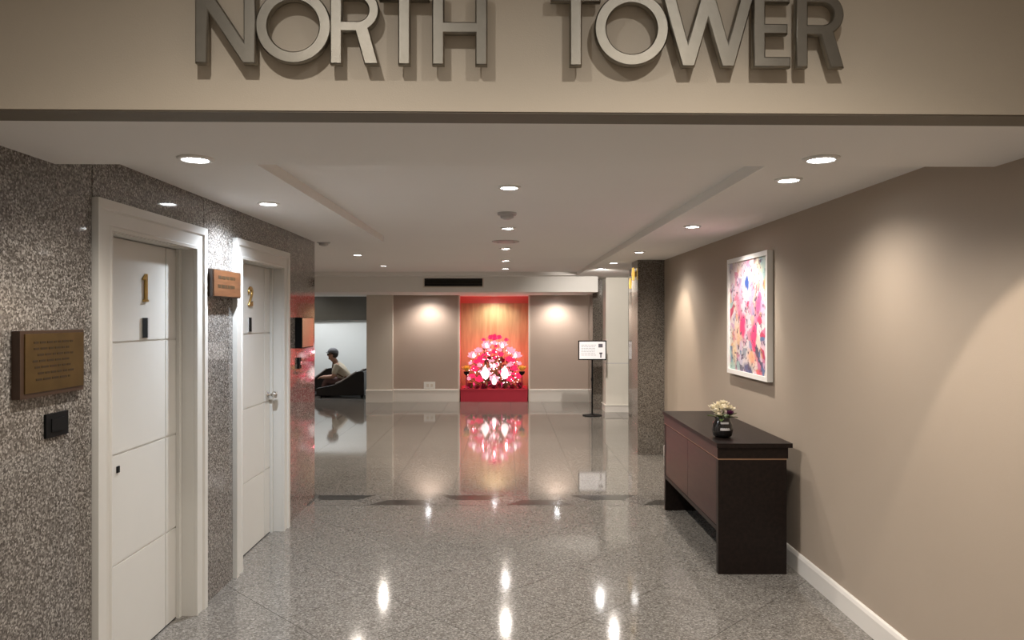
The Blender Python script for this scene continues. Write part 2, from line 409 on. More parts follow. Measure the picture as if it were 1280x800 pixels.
# ---- fascia (turned 1.2 degrees so its right end lies further away)
FA = math.radians(1.2)
def fpt(u, off, z):            # point on the fascia: u along it, off towards the viewer
    return Vector((u*math.cos(FA)+off*math.sin(FA), Y_FAC+u*math.sin(FA)-off*math.cos(FA), z))
bm = bmesh.new(); box(bm, XL+0.01, XR-0.01, 0, 0.11, Z_FASC, Z_FOY)
fo = struct('wall_fascia', bm, 'fascia_paint', 'beige fascia over the corridor carrying the steel letters', cat='wall', bevel=0.004)
obj('shaded_underside', bx(XL+0.01, XR-0.01, 0.003, 0.109, Z_FASC-0.004, Z_FASC), 'shaded_taupe', fo, world=False)  # dark strip: the unlit look of the underside put into its colour
fo.location = (0, Y_FAC, 0); fo.rotation_euler = (0, 0, FA)
bm = bmesh.new(); box(bm, XL-0.01, XR+0.05, 0.11, 0.80, Z_SOFF, 2.6)
so = struct('ceiling_soffit', bm, 'ceiling_paint', 'white soffit just behind the sign fascia')
so.location = (0, Y_FAC, 0); so.rotation_euler = (0, 0, FA*0.7)

# ---- doors
def make_door(n, y0, y1, label):
    d = thing('door_%d' % n, label, 'door', (XL-0.08, (y0+y1)/2, 0), kind='structure')
    X0 = XL-0.02; P = 0.026
    i0, i1, zt = y0+CAS, y1-CAS, DH-CAS
    def casing(pts):           # flat board with a raised outer bead
        return pts
    # casing: one stepped profile, mitred at the top corners
    PR = [(X0, 0), (XL+P, 0), (XL+P, 0.040), (XL+0.015, 0.048), (XL+0.015, CAS-0.024), (XL+0.021, CAS-0.018), (XL+0.019, CAS-0.004), (X0, CAS-0.004)]
    def sweep(fa, fb):
        bm = bmesh.new()
        a = [bm.verts.new(fa(x, u)) for x, u in PR]; b = [bm.verts.new(fb(x, u)) for x, u in PR]
        bm.faces.new(a); bm.faces.new(b)
        for q in range(len(PR)): bm.faces.new([a[q], a[(q+1) % len(PR)], b[(q+1) % len(PR)], b[q]])
        bmesh.ops.recalc_face_normals(bm, faces=bm.faces); return bm
    obj('side_casing', sweep(lambda x, u: (x, y0+u, 0), lambda x, u: (x, y0+u, DH-u)), 'door_white', d)
    obj('side_casing', sweep(lambda x, u: (x, y1-u, 0), lambda x, u: (x, y1-u, DH-u)), 'door_white', d)
    obj('head_casing', sweep(lambda x, u: (x, y0+u, DH-u), lambda x, u: (x, y1-u, DH-u)), 'door_white', d)
    # lining of the opening
    obj('side_lining', bx(XL-0.20, XL-0.0, i0-0.03, i0, 0, zt), 'door_white', d); obj('side_lining', bx(XL-0.20, XL-0.0, i1, i1+0.03, 0, zt), 'door_white', d)
    obj('head_lining', bx(XL-0.20, XL, i0-0.03, i1+0.03, zt, zt+0.03), 'door_white', d)
    obj('door_stop', bx(XL-0.084, XL-0.065, i1-0.03, i1, 0, zt), 'door_white', d)
    # leaf: core with eight proud panels leaving grooves
    xs = XL-0.085
    leaf = obj('leaf', bx(xs-0.045, xs-0.006, i0+0.003, i1-0.006, 0.008, zt-0.004), 'door_white', d)
    ysp = i1-0.006-0.145
    g = 0.005
    rows = [0.008, 0.50, 1.01, 1.53, zt-0.004]
    for r in range(4):
        for a, b in ((i0+0.003, ysp), (ysp, i1-0.006)):
            obj('panel', bx(xs-0.006, xs, a+(g if a == ysp else 0), b-(g if b == ysp else 0), rows[r]+(g if r else 0), rows[r+1]-(g if r < 3 else 0)), 'door_white', leaf, bevel=0.002)
    obj('gap', bx(xs-0.05, xs-0.002, i0, i1, 0.0005, 0.008), 'black_gap', d)
    obj('back_fill', bx(XL-0.21, XL-0.19, i0-0.03, i1+0.03, 0, zt+0.03), 'black_gap', d)
    return d, leaf, xs, i0, i1
d1, leaf1, xs, i0, i1 = make_door(1, *D1, 'white panelled door with brass number 1')
d2, leaf2, _, i02, i12 = make_door(2, *D2, 'white panelled door with brass number 2')
one = [[(0.03, 0), (0.37, 0), (0.37, 0.07), (0.28, 0.10), (0.28, 1.0), (0.20, 1.0), (0.02, 0.84), (0.02, 0.76), (0.13, 0.80), (0.13, 0.10), (0.03, 0.07)]]
two = [arc(0.30, 0.70, 0.30, 200, -35, 18)+[(0.25, 0.20), (0.45, 0.20), (0.60, 0.26), (0.58, 0.0), (0.0, 0.0), (0.0, 0.08), (0.36, 0.52)]+arc(0.29, 0.70, 0.155, -25, 180, 14)+[(0.10, 0.62)]]
def digit(pts, yc, wd, leaf):
    sc = 0.14
    me = curve_mesh([[(p[0]*sc, p[1]*sc) for p in s_] for s_ in pts], 0.004, 0.002)
    me.transform(Matrix.Translation((xs+0.006, yc-wd*sc/2, 1.725)) @ Matrix.Rotation(PI/2, 4, 'Z'))
    o = link('door_number', me, 'brass', leaf); o['label'] = 'brass numeral'
digit(one, 3.70, 0.4, leaf1); digit(two, 5.22, 0.6, leaf2)
def pict(yc, leaf):
    bm = bx(xs, xs+0.006, yc-0.035, yc+0.035, 1.545, 1.645)
    o = obj('pictogram_plate', bm, 'grey_plastic', leaf)
    o2 = obj('pictogram_plate', bx(xs+0.006, xs+0.009, yc-0.035, yc+0.015, 1.545, 1.645), 'black_plastic', leaf)
pict(3.70, leaf1); pict(5.22, leaf2)
def knob(leaf, yk, z):
    bm = bmesh.new(); lathe(bm, [(0.028, 0), (0.028, 0.008), (0.011, 0.012), (0.011, 0.035), (0.024, 0.042), (0.030, 0.058), (0.024, 0.072), (0.0001, 0.076)], 20, (xs, yk, z), 'x')
    obj('door_knob', bm, 'chrome', leaf, smooth=True)
knob(leaf2, i12-0.085, 1.06)
bm = bx(xs, xs+0.006, 3.43, 3.452, 0.925, 0.955)
obj('lock_plate', bm, 'black_plastic', leaf1)

# ================================================================= LIGHTS
def build_downlight():
    r = thing('downlight', '', 'light')
    bm = bmesh.new(); lathe(bm, [(0.046, -0.002), (0.046, -0.006), (0.050, -0.010), (0.062, -0.007), (0.066, 0.0), (0.048, 0.0)], 28)
    obj('trim_ring', bm, 'white_plastic', r, smooth=True)
    bm = bmesh.new(); lathe(bm, [(0.0001, -0.004), (0.030, -0.0035), (0.047, -0.002), (0.047, 0.0), (0.0001, 0.0)], 28)
    obj('lens', bm, 'lens', r)
    return r
proto = build_downlight(); used = False
def downlight(x, y, z, label, power=40, col=NEUT, size=110, blend=0.9, aim=None, group='recessed ceiling downlights', cool=False, scale=1.0):
    global used
    r = copy_tree(proto) if used else proto
    used = True
    r.location = (x, y, z); r.scale = (scale,)*3; r['label'] = label; r['group'] = group
    if cool:
        for c in r.children:
            if c.name.startswith('lens'): c.data = c.data.copy(); c.data.materials.clear(); c.data.materials.append(M['lens_cool'])
    ld = bpy.data.lights.new('lamp', 'SPOT'); ld.energy = power*POWER; ld.color = col; ld.spot_size = math.radians(size); ld.spot_blend = blend; ld.shadow_soft_size = 0.022
    lo = bpy.data.objects.new('lamp', ld); C.objects.link(lo)
    lo.parent = r; lo.location = (0, 0, -0.034)
    if aim:
        dv = Vector(aim)-Vector((x, y, z-0.034)); lo.rotation_euler = dv.to_track_quat('-Z', 'Y').to_euler()
    return r
downlight(-1.14, 2.72, Z_SOFF, 'downlight in the soffit nearest the left granite wall', 46, NEUT, 150, cool=True)
downlight(1.16, 2.72, Z_SOFF, 'downlight in the soffit nearest the right taupe wall', 27, WARM, 90, 0.12, aim=(1.16+.306, 2.72-.235, Z_SOFF-.034-.92))
downlight(-1.42, 4.43, Z_CEIL, 'downlight above the wooden sign between the two doors', 85, (0.60, 0.77, 1.0), 150, cool=True)
downlight(-1.75, 8.75, Z_TRAY, 'left lobby downlight nearer the corridor corner', 60, WARM, 165)
downlight(-1.75, 10.6, Z_TRAY, 'left lobby downlight nearer the air grille bulkhead', 60, WARM, 165)
downlight(0.02, 4.19, Z_TRAY, 'largest looking of the middle row downlights, before the smoke detector', 48, NEUT, 165)
downlight(0.02, 6.12, Z_TRAY, 'second middle row downlight, just beyond the smoke detector', 48, NEUT, 165)
downlight(0.0, 7.94, Z_TRAY, 'third middle row downlight, just beyond the round diffuser', 48, WARM, 165)
downlight(0.0, 9.65, Z_TRAY, 'fourth downlight of the middle row', 48, WARM, 165)
downlight(0.0, 11.25, Z_TRAY, 'farthest downlight of the middle row, nearest the air grille', 40, WARM, 165)
downlight(1.40, 3.66, Z_CEIL, 'right row downlight above the near end of the dark console', 16, WARM, 120, 1.0)
downlight(1.40, 5.55, Z_CEIL, 'right row downlight lighting the framed painting', 44, NEUT, 90, 0.6, aim=(1.9, 5.75, 1.3))
downlight(1.40, 7.75, Z_CEIL, 'right row downlight before the granite pilaster', 50, WARM, 80, 0.6, aim=(1.85, 8.0, 0.9))
downlight(1.36, 9.30, Z_CEIL, 'right row downlight before the white column', 26, WARM, 165)
downlight(1.33, 10.4, Z_CEIL, 'farthest right row downlight near the white column', 150, NEUT, 100, 0.8, aim=(1.85, 12.8, 0.9))
downlight(-1.47, 14.07, 2.07, 'downlight over the back wall left of the niche', 12, WARM, 116, 0.5)
downlight(0.98, 14.07, 2.07, 'downlight over the back wall right of the niche', 12, WARM, 116, 0.5)
downlight(-0.22, 14.85, 2.07, 'downlight inside the top of the red-lit niche', 2.5, WARM, 100, 0.5)
downlight(-3.6, 15.9, 2.5, 'cool alcove downlight above the seated person', 70, COOL, 140, cool=True)
downlight(-4.6, 16.3, 2.5, 'cool alcove downlight farther left, hidden by the granite corner', 60, COOL, 140, cool=True)
downlight(-4.2, 9.5, Z_TRAY, 'lobby downlight hidden behind the granite corner', 60, WARM, 165)
downlight(-0.55, 0.97, Z_FOY, 'foyer downlight over the left half of the sign', 68, WARM, 125, group='foyer downlights')
downlight(0.60, 0.97, Z_FOY, 'foyer downlight over the right half of the sign', 122, WARM, 125, group='foyer downlights')
downlight(0.0, -1.2, Z_FOY, 'foyer downlight behind the camera', 60, WARM, 130, group='foyer downlights')

# ================================================================= SIGN LETTERS
O_ = [arc(0.475, 0.5, 0.495, 0, 352.5, 47), arc(0.475, 0.5, 0.335, 0, 352.5, 47)]
def R_(wd): 
    return [[(0, 0), (0, 1), (0.36, 1)]+arc(0.36, 0.715, 0.285, 84, -58, 16)+[(wd, 0), (wd-0.19, 0), (0.33, 0.43), (0.16, 0.43), (0.16, 0)],
            [(0.16, 0.86), (0.36, 0.86)]+arc(0.36, 0.715, 0.145, 84, -84, 10)+[(0.36, 0.57), (0.16, 0.57)]]
T_ = [[(0.25, 0), (0.25, 0.85), (0, 0.85), (0, 1), (0.66, 1), (0.66, 0.85), (0.41, 0.85), (0.41, 0)]]
H_ = [[(0, 0), (0, 1), (0.16, 1), (0.16, 0.57), (0.57, 0.57), (0.57, 1), (0.73, 1), (0.73, 0), (0.57, 0), (0.57, 0.42), (0.16, 0.42), (0.16, 0)]]
N_ = [[(0, 0), (0, 1), (0.17, 1), (0.63, 0.30), (0.63, 1), (0.79, 1), (0.79, 0), (0.62, 0), (0.16, 0.70), (0.16, 0)]]
W_ = [[(0, 1), (0.18, 1), (0.36, 0.33), (0.55, 1), (0.71, 1), (0.90, 0.33), (1.08, 1), (1.26, 1), (0.98, 0), (0.81, 0), (0.63, 0.62), (0.45, 0), (0.28, 0)]]
E_ = [[(0, 0), (0, 1), (0.49, 1), (0.49, 0.86), (0.16, 0.86), (0.16, 0.58), (0.46, 0.58), (0.46, 0.44), (0.16, 0.44), (0.16, 0.14), (0.50, 0.14), (0.50, 0)]]
OFF = 0.036; CAP = 0.205; ZB = 2.331
for ch, sh, px, wd, word in (('N', N_, 245, .79, 'NORTH'), ('O', O_, 322, .95, 'NORTH'), ('R', R_(0.64), 413, .64, 'NORTH'), ('T', T_, 474, .66, 'NORTH'), ('H', H_, 540, .73, 'NORTH'),
                             ('T', T_, 688, .66, 'TOWER'), ('O', O_, 744, .95, 'TOWER'), ('W', W_, 825, 1.26, 'TOWER'), ('E', E_, 940, .5, 'TOWER'), ('R', R_(0.65), 993, .66, 'TOWER')):
    u = (px-632)/F*(Y_FAC-OFF)
    u = u/(1-u/Y_FAC*0+0) if True else u
    me = curve_mesh([[(p[0]*CAP, p[1]*CAP) for p in s_] for s_ in sh], 0.008, 0.0035)
    o = link('steel_letter', me, 'steel_brushed')
    # compensate for the fascia's turn so that letters keep their place along it
    yy = Y_FAC+u*math.sin(FA)-OFF
    o.location = fpt(u*yy/(Y_FAC-OFF), OFF, ZB); o.rotation_euler = (0, 0, FA)
    tag(o, 'brushed steel letter %s of the word %s on the beige fascia' % (ch, word), 'letter', 'steel letters of the tower sign')
    for fx, fz in {'N': ((.08, .6), (.7, .8)), 'O': ((.07, .5), (.88, .5)), 'R': ((.08, .6), (.08, .9)), 'T': ((.33, .6), (.33, .92)), 'H': ((.08, .6), (.65, .8)), 'W': ((.18, .6), (1.08, .6)), 'E': ((.08, .6), (.08, .9))}[ch]:
        obj('standoff_pin', B(lathe, [(0.004, 0.008), (0.004, OFF+0.002)], 8, (fx*CAP, 0, fz*CAP), 'y'), 'chrome', o, world=False)

# ================================================================= WALL PLAQUES (left wall)
def textlines(bm, x, y0, y1, z0, z1, n, seed, t=0.0012, hh=0.35):
    rnd = random.Random(seed)
    for i in range(n):
        zc = z1-(i+0.5)*(z1-z0)/n; lh = (z1-z0)/n*hh
        y = y0+rnd.uniform(0, 0.12)*(y1-y0); e = y1-rnd.uniform(0, 0.2)*(y1-y0)
        while y < e:
            wl_ = rnd.uniform(0.06, 0.16)*(y1-y0)
            box(bm, x, x+t, y, min(y+wl_, e), zc-lh/2, zc+lh/2); y += wl_+0.02*(y1-y0)+0.003
def plaque(y0, y1, z0, z1, th, label, n, seed, face='bronze_face', body='dark_frame', border=0.022, name='wall_plaque', text='bronze_text', sink=0.0):
    t = thing(name, label, 'plaque', (XL, (y0+y1)/2, z0))
    obj('backing', bx(XL-sink, XL+th, y0, y1, z0, z1), body, t, bevel=0.004)
    obj('face_plate', bx(XL+th, XL+th+0.004, y0+border, y1-border*0.4, z0+border*0.8, z1-border*0.5), face, t, bevel=0.001)
    if n:
        bm = bmesh.new(); textlines(bm, XL+th+0.004, y0+border+0.04, y1-border-0.03, z0+border+0.03, z1-border-0.01, n, seed)
        obj('engraved_text', bm, text, t)['kind'] = 'stuff'
    return t
plaque(2.575, 2.965, 1.36, 1.60, 0.03, 'engraved bronze plaque in a dark frame beside door 1', 7, 3)
plaque(4.22, 4.655, 1.765, 1.925, 0.05, 'brown wooden sign with two lettered lines between doors 1 and 2', 2, 5, 'sign_wood', 'dark_frame', 0.008, 'wooden_sign')
plaque(6.06, 6.42, 1.39, 1.645, 0.05, 'glossy plaque near the granite corner past door 2', 0, 6, 'brass_polished', 'black_plastic', 0.01, sink=0.014)
t = thing('switch_plate', 'black square switch plate under the bronze plaque', 'switch', (XL, 2.83, 1.2))
obj('plate', bx(XL, XL+0.010, 2.755, 2.895, 1.195, 1.285), 'black_plastic', t, bevel=0.003)
obj('rocker', bx(XL+0.010, XL+0.014, 2.785, 2.865, 1.215, 1.265), 'black_plastic', t, bevel=0.002)
t = thing('call_button', 'small black call button plate under the plaque past door 2', 'switch', (XL, 6.16, 1.2))
obj('plate', bx(XL-0.009, XL+0.012, 6.12, 6.19, 1.22, 1.31), 'black_plastic', t, bevel=0.003)
obj('button', B(lathe, [(0.015, 0.012), (0.015, 0.017), (0.0001, 0.018)], 14, (XL, 6.155, 1.265), 'x'), 'chrome', t)

# ================================================================= CONSOLE TABLE
cx0, cx1, cy0, cy1 = 1.362, 1.80, 4.74, 6.35
t = thing('console_table', 'dark espresso wood console cabinet against the taupe wall', 'console', ((cx0+cx1)/2, (cy0+cy1)/2, 0))
obj('top', bx(cx0-0.012, cx1+0.035, cy0-0.012, cy1+0.012, 0.812, 0.84), 'espresso', t, bevel=0.006, bseg=2)
obj('apron', bx(cx0, cx1+0.01, cy0, cy1, 0.742, 0.812), 'espresso', t, bevel=0.002)
obj('apron_front', bx(cx0-0.004, cx0, cy0+0.004, cy1-0.004, 0.744, 0.810), 'espresso_red', t)
obj('copper_strip', bx(cx0+0.002, cx1+0.002, cy0+0.002, cy1-0.002, 0.733, 0.742), 'copper_line', t)
obj('end_panel', bx(cx0, cx1, cy0, cy0+0.045, 0, 0.733), 'espresso', t, bevel=0.002)
obj('end_panel', bx(cx0, cx1, cy1-0.045, cy1, 0, 0.733), 'espresso', t, bevel=0.002)
obj('cabinet_body', bx(cx0+0.02, cx1, cy0+0.045, cy1-0.045, 0.30, 0.733), 'espresso', t)
obj('lower_shelf', bx(cx0+0.0, cx1, cy0+0.045, cy1-0.045, 0.27, 0.30), 'espresso', t, bevel=0.002)
ym = (cy0+cy1)/2
for a, b in ((cy0+0.048, ym-0.003), (ym+0.003, cy1-0.048)):
    obj('cabinet_door', bx(cx0+0.002, cx0+0.02, a, b, 0.303, 0.729), 'espresso_red', t, bevel=0.002)
obj('back_panel', bx(cx1-0.02, cx1, cy0+0.045, cy1-0.045, 0.0, 0.27), 'espresso', t)

# ---- flower vase on the console
def petal(bm, c, yaw, tilt, ln, wd, curl=0.3, roll=0):
    """one curved pointed petal"""
    rows = []
    Rm = Matrix.Rotation(yaw, 4, 'Z') @ Matrix.Rotation(-tilt, 4, 'Y')
    for s_, wf in ((0, 0.25), (0.3, 0.8), (0.62, 1.0), (0.86, 0.65), (1.0, 0.08)):
        a = curl*s_*s_
        x, z = ln*s_, ln*a
        rows.append([bm.verts.new(Vector(c)+(Rm @ Vector((x, q*wd*wf/2, z+abs(q)*wd*0.18)))) for q in (-1, 0, 1)])
    for a, b in zip(rows, rows[1:]):
        for i in range(2): bm.faces.new([a[i], a[i+1], b[i+1], b[i]])
def blossom(bm, c, r, rings=((5, 0.15, 1.0), (5, 0.7, 0.85), (4, 1.15, 0.6)), seed=0, width=0.75):
    rnd = random.Random(seed)
    for n, tl, ln in rings:
        a0 = rnd.uniform(0, 2*PI)
        for i in range(n):
            petal(bm, c, a0+2*PI*i/n+rnd.uniform(-.1, .1), tl+rnd.uniform(-.12, .12), r*ln, r*ln*width, 0.35)
    ball(bm, (c[0], c[1], c[2]+r*0.12), r*0.2, u=8, v=6)
vx, vy, vz = 1.462, 4.99, 0.8405
t = thing('flower_vase', 'round dark glass vase of cream flowers on the console', 'vase', (vx, vy, vz))
obj('vase', B(lathe, [(0.0001, 0), (0.045, 0), (0.062, 0.012), (0.070, 0.05), (0.066, 0.085), (0.054, 0.11), (0.050, 0.125), (0.056, 0.135), (0.050, 0.135), (0.044, 0.12), (0.0001, 0.11)], 28, (vx, vy, vz)), 'vase_glass', t, smooth=True)
bm = bmesh.new()
vv = []
for zz in (0.052, 0.107):
    rr = 0.0715 if zz < 0.08 else 0.0585
    vv.append([bm.verts.new((vx+rr*math.cos(a), vy+rr*math.sin(a), vz+zz)) for a in [math.radians(-118+k*9) for k in range(7)]])
for i in range(6): bm.faces.new([vv[0][i], vv[0][i+1], vv[1][i+1], vv[1][i]])
obj('paper_label', bm, 'vase_label', t)
rnd = random.Random(11)
fl = [(-.045, -.02, .165, .045), (.0, -.03, .185, .05), (.04, -.015, .175, .045), (-.015, .025, .20, .045), (.02, .02, .205, .04), (-.06, .01, .185, .04), (.055, .02, .18, .04), (-.035, -.035, .145, .035), (.0, .0, .215, .04)]
for i, (a, b, c_, r) in enumerate(fl):
    bm = bmesh.new(); blossom(bm, (vx+a, vy+b, vz+c_), r, seed=i)
    f = obj('blossom', bm, 'petal_cream', t)
    bm = bmesh.new(); tube(bm, [(vx+a*0.3, vy+b*0.3, vz+0.10), (vx+a, vy+b, vz+c_)], 0.0025, 6); obj('stem', bm, 'stem_green', f)
bm = bmesh.new(); blossom(bm, (vx+0.032, vy-0.055, vz+0.158), 0.034, seed=40); o = obj('blossom', bm, 'petal_purple', t); o['label'] = 'dark purple blossom'
bm = bmesh.new(); tube(bm, [(vx+.01, vy-.01, vz+.10), (vx+.032, vy-.055, vz+.158)], .0025, 6); obj('stem', bm, 'stem_green', o)
for i in range(9):
    bm = bmesh.new(); a = rnd.uniform(0, 2*PI); petal(bm, (vx+.03*math.cos(a), vy+.03*math.sin(a), vz+.125), a, rnd.uniform(.1, .8), .07, .03, -.3); obj('leaf', bm, 'leaf_green', t)

# ================================================================= PAINTING
py0, py1, pz0, pz1 = 5.25, 6.20, 1.185, 2.125
m, nt, b = nodes('abstract_paint'); L = nt.links.new
g = nt.nodes.new('ShaderNodeNewGeometry')
mp = nt.nodes.new('ShaderNodeMapping'); mp.vector_type = 'TEXTURE'
mp.inputs['Location'].default_value = (0, py0, pz0); mp.inputs['Scale'].default_value = (1, py1-py0, pz1-pz0)
L(g.outputs['Position'], mp.inputs['Vector'])          # (.., 0..1 near->far, 0..1 bottom->top)
nz = nt.nodes.new('ShaderNodeTexNoise'); nz.inputs['Scale'].default_value = 7; nz.inputs['Detail'].default_value = 2; L(mp.outputs[0], nz.inputs['Vector'])
wv = nt.nodes.new('ShaderNodeMix'); wv.data_type = 'VECTOR'; wv.inputs[0].default_value = 0.10
L(mp.outputs[0], wv.inputs[4]); L(nz.outputs['Color'], wv.inputs[5])
vo = nt.nodes.new('ShaderNodeTexVoronoi'); vo.inputs['Scale'].default_value = 15; L(wv.outputs[1], vo.inputs['Vector'])
sp = nt.nodes.new('ShaderNodeSeparateColor'); L(vo.outputs['Color'], sp.inputs[0])
rp = nt.nodes.new('ShaderNodeValToRGB'); rp.color_ramp.interpolation = 'CONSTANT'; L(sp.outputs[0], rp.inputs[0])
pal = [(0, (.62, .42, .48)), (.12, (.66, .55, .54)), (.24, (.55, .17, .28)), (.34, (.60, .32, .16)), (.46, (.62, .52, .44)), (.58, (.30, .42, .40)), (.66, (.58, .34, .48)), (.74, (.09, .08, .13)), (.80, (.52, .44, .54)), (.88, (.48, .05, .11)), (.94, (.10, .16, .30))]
el = rp.color_ramp.elements
while len(el) > 1: el.remove(el[-1])
el[0].color = (*pal[0][1], 1)
for p, c in pal[1:]: e = el.new(p); e.color = (*c, 1)
cur = rp.outputs[0]
def blob(cy, cz, ry, rz, col, soft=0.5, amt=1.0):
    global cur
    mpp = nt.nodes.new('ShaderNodeMapping'); mpp.vector_type = 'TEXTURE'; mpp.inputs['Location'].default_value = (0.05, cy, cz); mpp.inputs['Scale'].default_value = (1e6, ry, rz)
    L(wv.outputs[1], mpp.inputs['Vector'])
    ln = nt.nodes.new('ShaderNodeVectorMath'); ln.operation = 'LENGTH'; L(mpp.outputs[0], ln.inputs[0])
    mr = nt.nodes.new('ShaderNodeMapRange'); mr.inputs[1].default_value = 1-soft; mr.inputs[2].default_value = 1; mr.inputs[3].default_value = amt; mr.inputs[4].default_value = 0
    L(ln.outputs['Value'], mr.inputs[0])
    mx = nt.nodes.new('ShaderNodeMix'); mx.data_type = 'RGBA'; L(mr.outputs[0], mx.inputs[0]); L(cur, mx.inputs[6]); mx.inputs[7].default_value = (*col, 1); cur = mx.outputs[2]
# y: 0 is the end nearer the camera (right in the photo), 1 the far end (left)
blob(.52, .62, .30, .42, (.68, .38, .46), .7, .6); blob(.55, .25, .25, .22, (.52, .55, .58), .8, .45); blob(.15, .88, .2, .14, (.35, .50, .46), .6, .8)
blob(.85, .10, .14, .10, (.30, .50, .44), .6, .9); blob(.80, .75, .16, .2, (.66, .50, .62), .8, .45); blob(.30, .80, .10, .16, (.85, .55, .30), .8, .7)
blob(.72, .38, .12, .10, (.82, .50, .28), .7, .8); blob(.40, .20, .14, .08, (.80, .38, .18), .6, .8); blob(.80, .22, .08, .14, (.82, .58, .32), .7, .8)
blob(.51, .745, .075, .105, (.84, .74, .84), .5, .95); blob(.51, .745, .042, .078, (.03, .08, .28), .5)
blob(.72, .60, .07, .15, (.74, .16, .26), .8, .8); blob(.27, .57, .075, .13, (.66, .08, .20), .6, .95)
blob(.60, .43, .085, .10, (.80, .05, .16), .4); blob(.35, .36, .085, .11, (.80, .05, .16), .4)
blob(.50, .10, .12, .06, (.05, .07, .18), .6, .9); blob(.25, .09, .08, .05, (.62, .08, .12), .6, .9); blob(.50, .585, .03, .04, (.55, .03, .10), .4)
# fine dark strokes
n3 = nt.nodes.new('ShaderNodeTexNoise'); n3.inputs['Scale'].default_value = 26; n3.inputs['Detail'].default_value = 4; L(mp.outputs[0], n3.inputs['Vector'])
r3 = nt.nodes.new('ShaderNodeMapRange'); r3.inputs[1].default_value = 0.57; r3.inputs[2].default_value = 0.66; L(n3.outputs['Fac'], r3.inputs[0])
mx = nt.nodes.new('ShaderNodeMix'); mx.data_type = 'RGBA'; L(r3.outputs[0], mx.inputs[0]); L(cur, mx.inputs[6]); mx.inputs[7].default_value = (.10, .07, .11, 1)
L(mx.outputs[2], b.inputs['Base Color']); b.inputs['Roughness'].default_value = 0.45
t = thing('framed_painting', 'colourful abstract painting in a white frame on the taupe wall', 'painting', (XR, (py0+py1)/2, pz0))
fw, fd = 0.035, 0.045
xf = XR-fd
obj('canvas', bx(XR-0.030, XR-0.004, py0+0.01, py1-0.01, pz0+0.01, pz1-0.01), 'abstract_paint', t)
for a, b2, c_, d_ in ((py0, py0+fw, pz0, pz1), (py1-fw, py1, pz0, pz1), (py0+fw, py1-fw, pz0, pz0+fw), (py0+fw, py1-fw, pz1-fw, pz1)):
    obj('frame_side', bx(xf, XR-0.002, a, b2, c_, d_), 'white_plastic', t, bevel=0.003)

# ================================================================= CEILING FITTINGS
def detector(x, y, z, r, label):
    t = thing('smoke_detector', label, 'detector', (x, y, z), group='smoke detectors')
    obj('base', B(lathe, [(r, 0), (r, -0.014), (r*0.92, -0.02), (0.0001, -0.02)], 24, (x, y, z)), 'grey_plastic', t, smooth=False)
    obj('sensor_cap', B(lathe, [(r*0.72, -0.02), (r*0.66, -0.038), (r*0.35, -0.047), (0.0001, -0.048)], 24, (x, y, z)), 'grey_plastic', t)
detector(0.01, 5.23, Z_TRAY, 0.068, 'grey smoke detector between the middle row downlights')
detector(-1.77, 7.2, Z_TRAY, 0.065, 'grey smoke detector by the left granite corner')
t = thing('ceiling_diffuser', 'thin round ceiling diffuser in the middle row', 'diffuser', (0, 7.2, Z_TRAY))
obj('rim', B(lathe, [(0.135, 0), (0.13, -0.010), (0.10, -0.012), (0.095, 0)], 32, (0, 7.2, Z_TRAY)), 'grey_plastic', t)
obj('cone', B(lathe, [(0.08, 0), (0.075, -0.014), (0.05, -0.016), (0.0001, -0.016)], 32, (0, 7.2, Z_TRAY)), 'grey_plastic', t)
t = thing('dome_camera', 'white dome camera on the ceiling by the granite pilaster', 'camera', (1.76, 9.45, Z_CEIL))
obj('base', B(lathe, [(0.05, 0), (0.05, -0.03), (0.0001, -0.03)], 20, (1.745, 9.45, Z_CEIL)), 'white_plastic', t)
bm = bmesh.new(); ball(bm, (1.745, 9.45, Z_CEIL-0.035), 0.04, sz=0.9); obj('dome', bm, 'white_plastic', t, smooth=True)
for n, (x, y, z) in enumerate(((1.755, 10.41, 2.12), (1.552, 9.0, 2.17))):  # glowing shapes stand in for golden reflections on the granite
    t = thing('golden_glint', ['small golden glint on the farther granite jamb', 'small golden glint on the nearer granite jamb'][n], 'light', (x, y, z-0.1), group='golden glints')
    obj('glint_back', bx(x+0.015, x+0.028, y-0.02, y+0.10, z-0.03, z+0.03), 'brass', t)
    obj('glint_core', B(lathe, [(0.0001, -0.08), (0.014, -0.07), (0.020, 0.0), (0.014, 0.07), (0.0001, 0.08)], 14, (x, y, z)), 'lens_gold', t, smooth=True)
# air grille on the bulkhead
t = thing('air_grille', 'dark slatted air grille in the bulkhead above the back wall', 'grille', (-0.88, 12.5, 2.17))
gx0, gx1, gz0, gz1 = -1.37, -0.39, 2.163, 2.298
obj('dark_opening', bx(gx0, gx1, 12.488, 12.499, gz0, gz1), 'black_gap', t)
for a, b2, c_, d_ in ((gx0-.02, gx0, gz0-.02, gz1+.02), (gx1, gx1+.02, gz0-.02, gz1+.02), (gx0, gx1, gz0-.02, gz0), (gx0, gx1, gz1, gz1+.02)):
    obj('frame_side', bx(a, b2, 12.482, 12.5, c_, d_), 'cream_paint', t)
for i in range(5):
    z = gz0+0.02+i*0.025
    bm = bmesh.new(); prism(bm, [(12.472, z-0.004), (12.474, z-0.006), (12.49, z+0.006), (12.488, z+0.008)], gx0, gx1, 'x'); obj('slat', bm, 'charcoal_panel', t)
# socket on the back wall
t = thing('wall_socket', 'small white wall socket above the baseboard left of the niche', 'socket', (-1.48, Y_BACK, 0.28))
obj('plate', bx(-1.59, -1.37, Y_BACK-0.012, Y_BACK, 0.25, 0.385), 'white_plastic', t, bevel=0.003)
for x in (-1.54, -1.46): obj('outlet', bx(x, x+0.05, Y_BACK-0.014, Y_BACK-0.012, 0.285, 0.345), 'cream_paint', t)

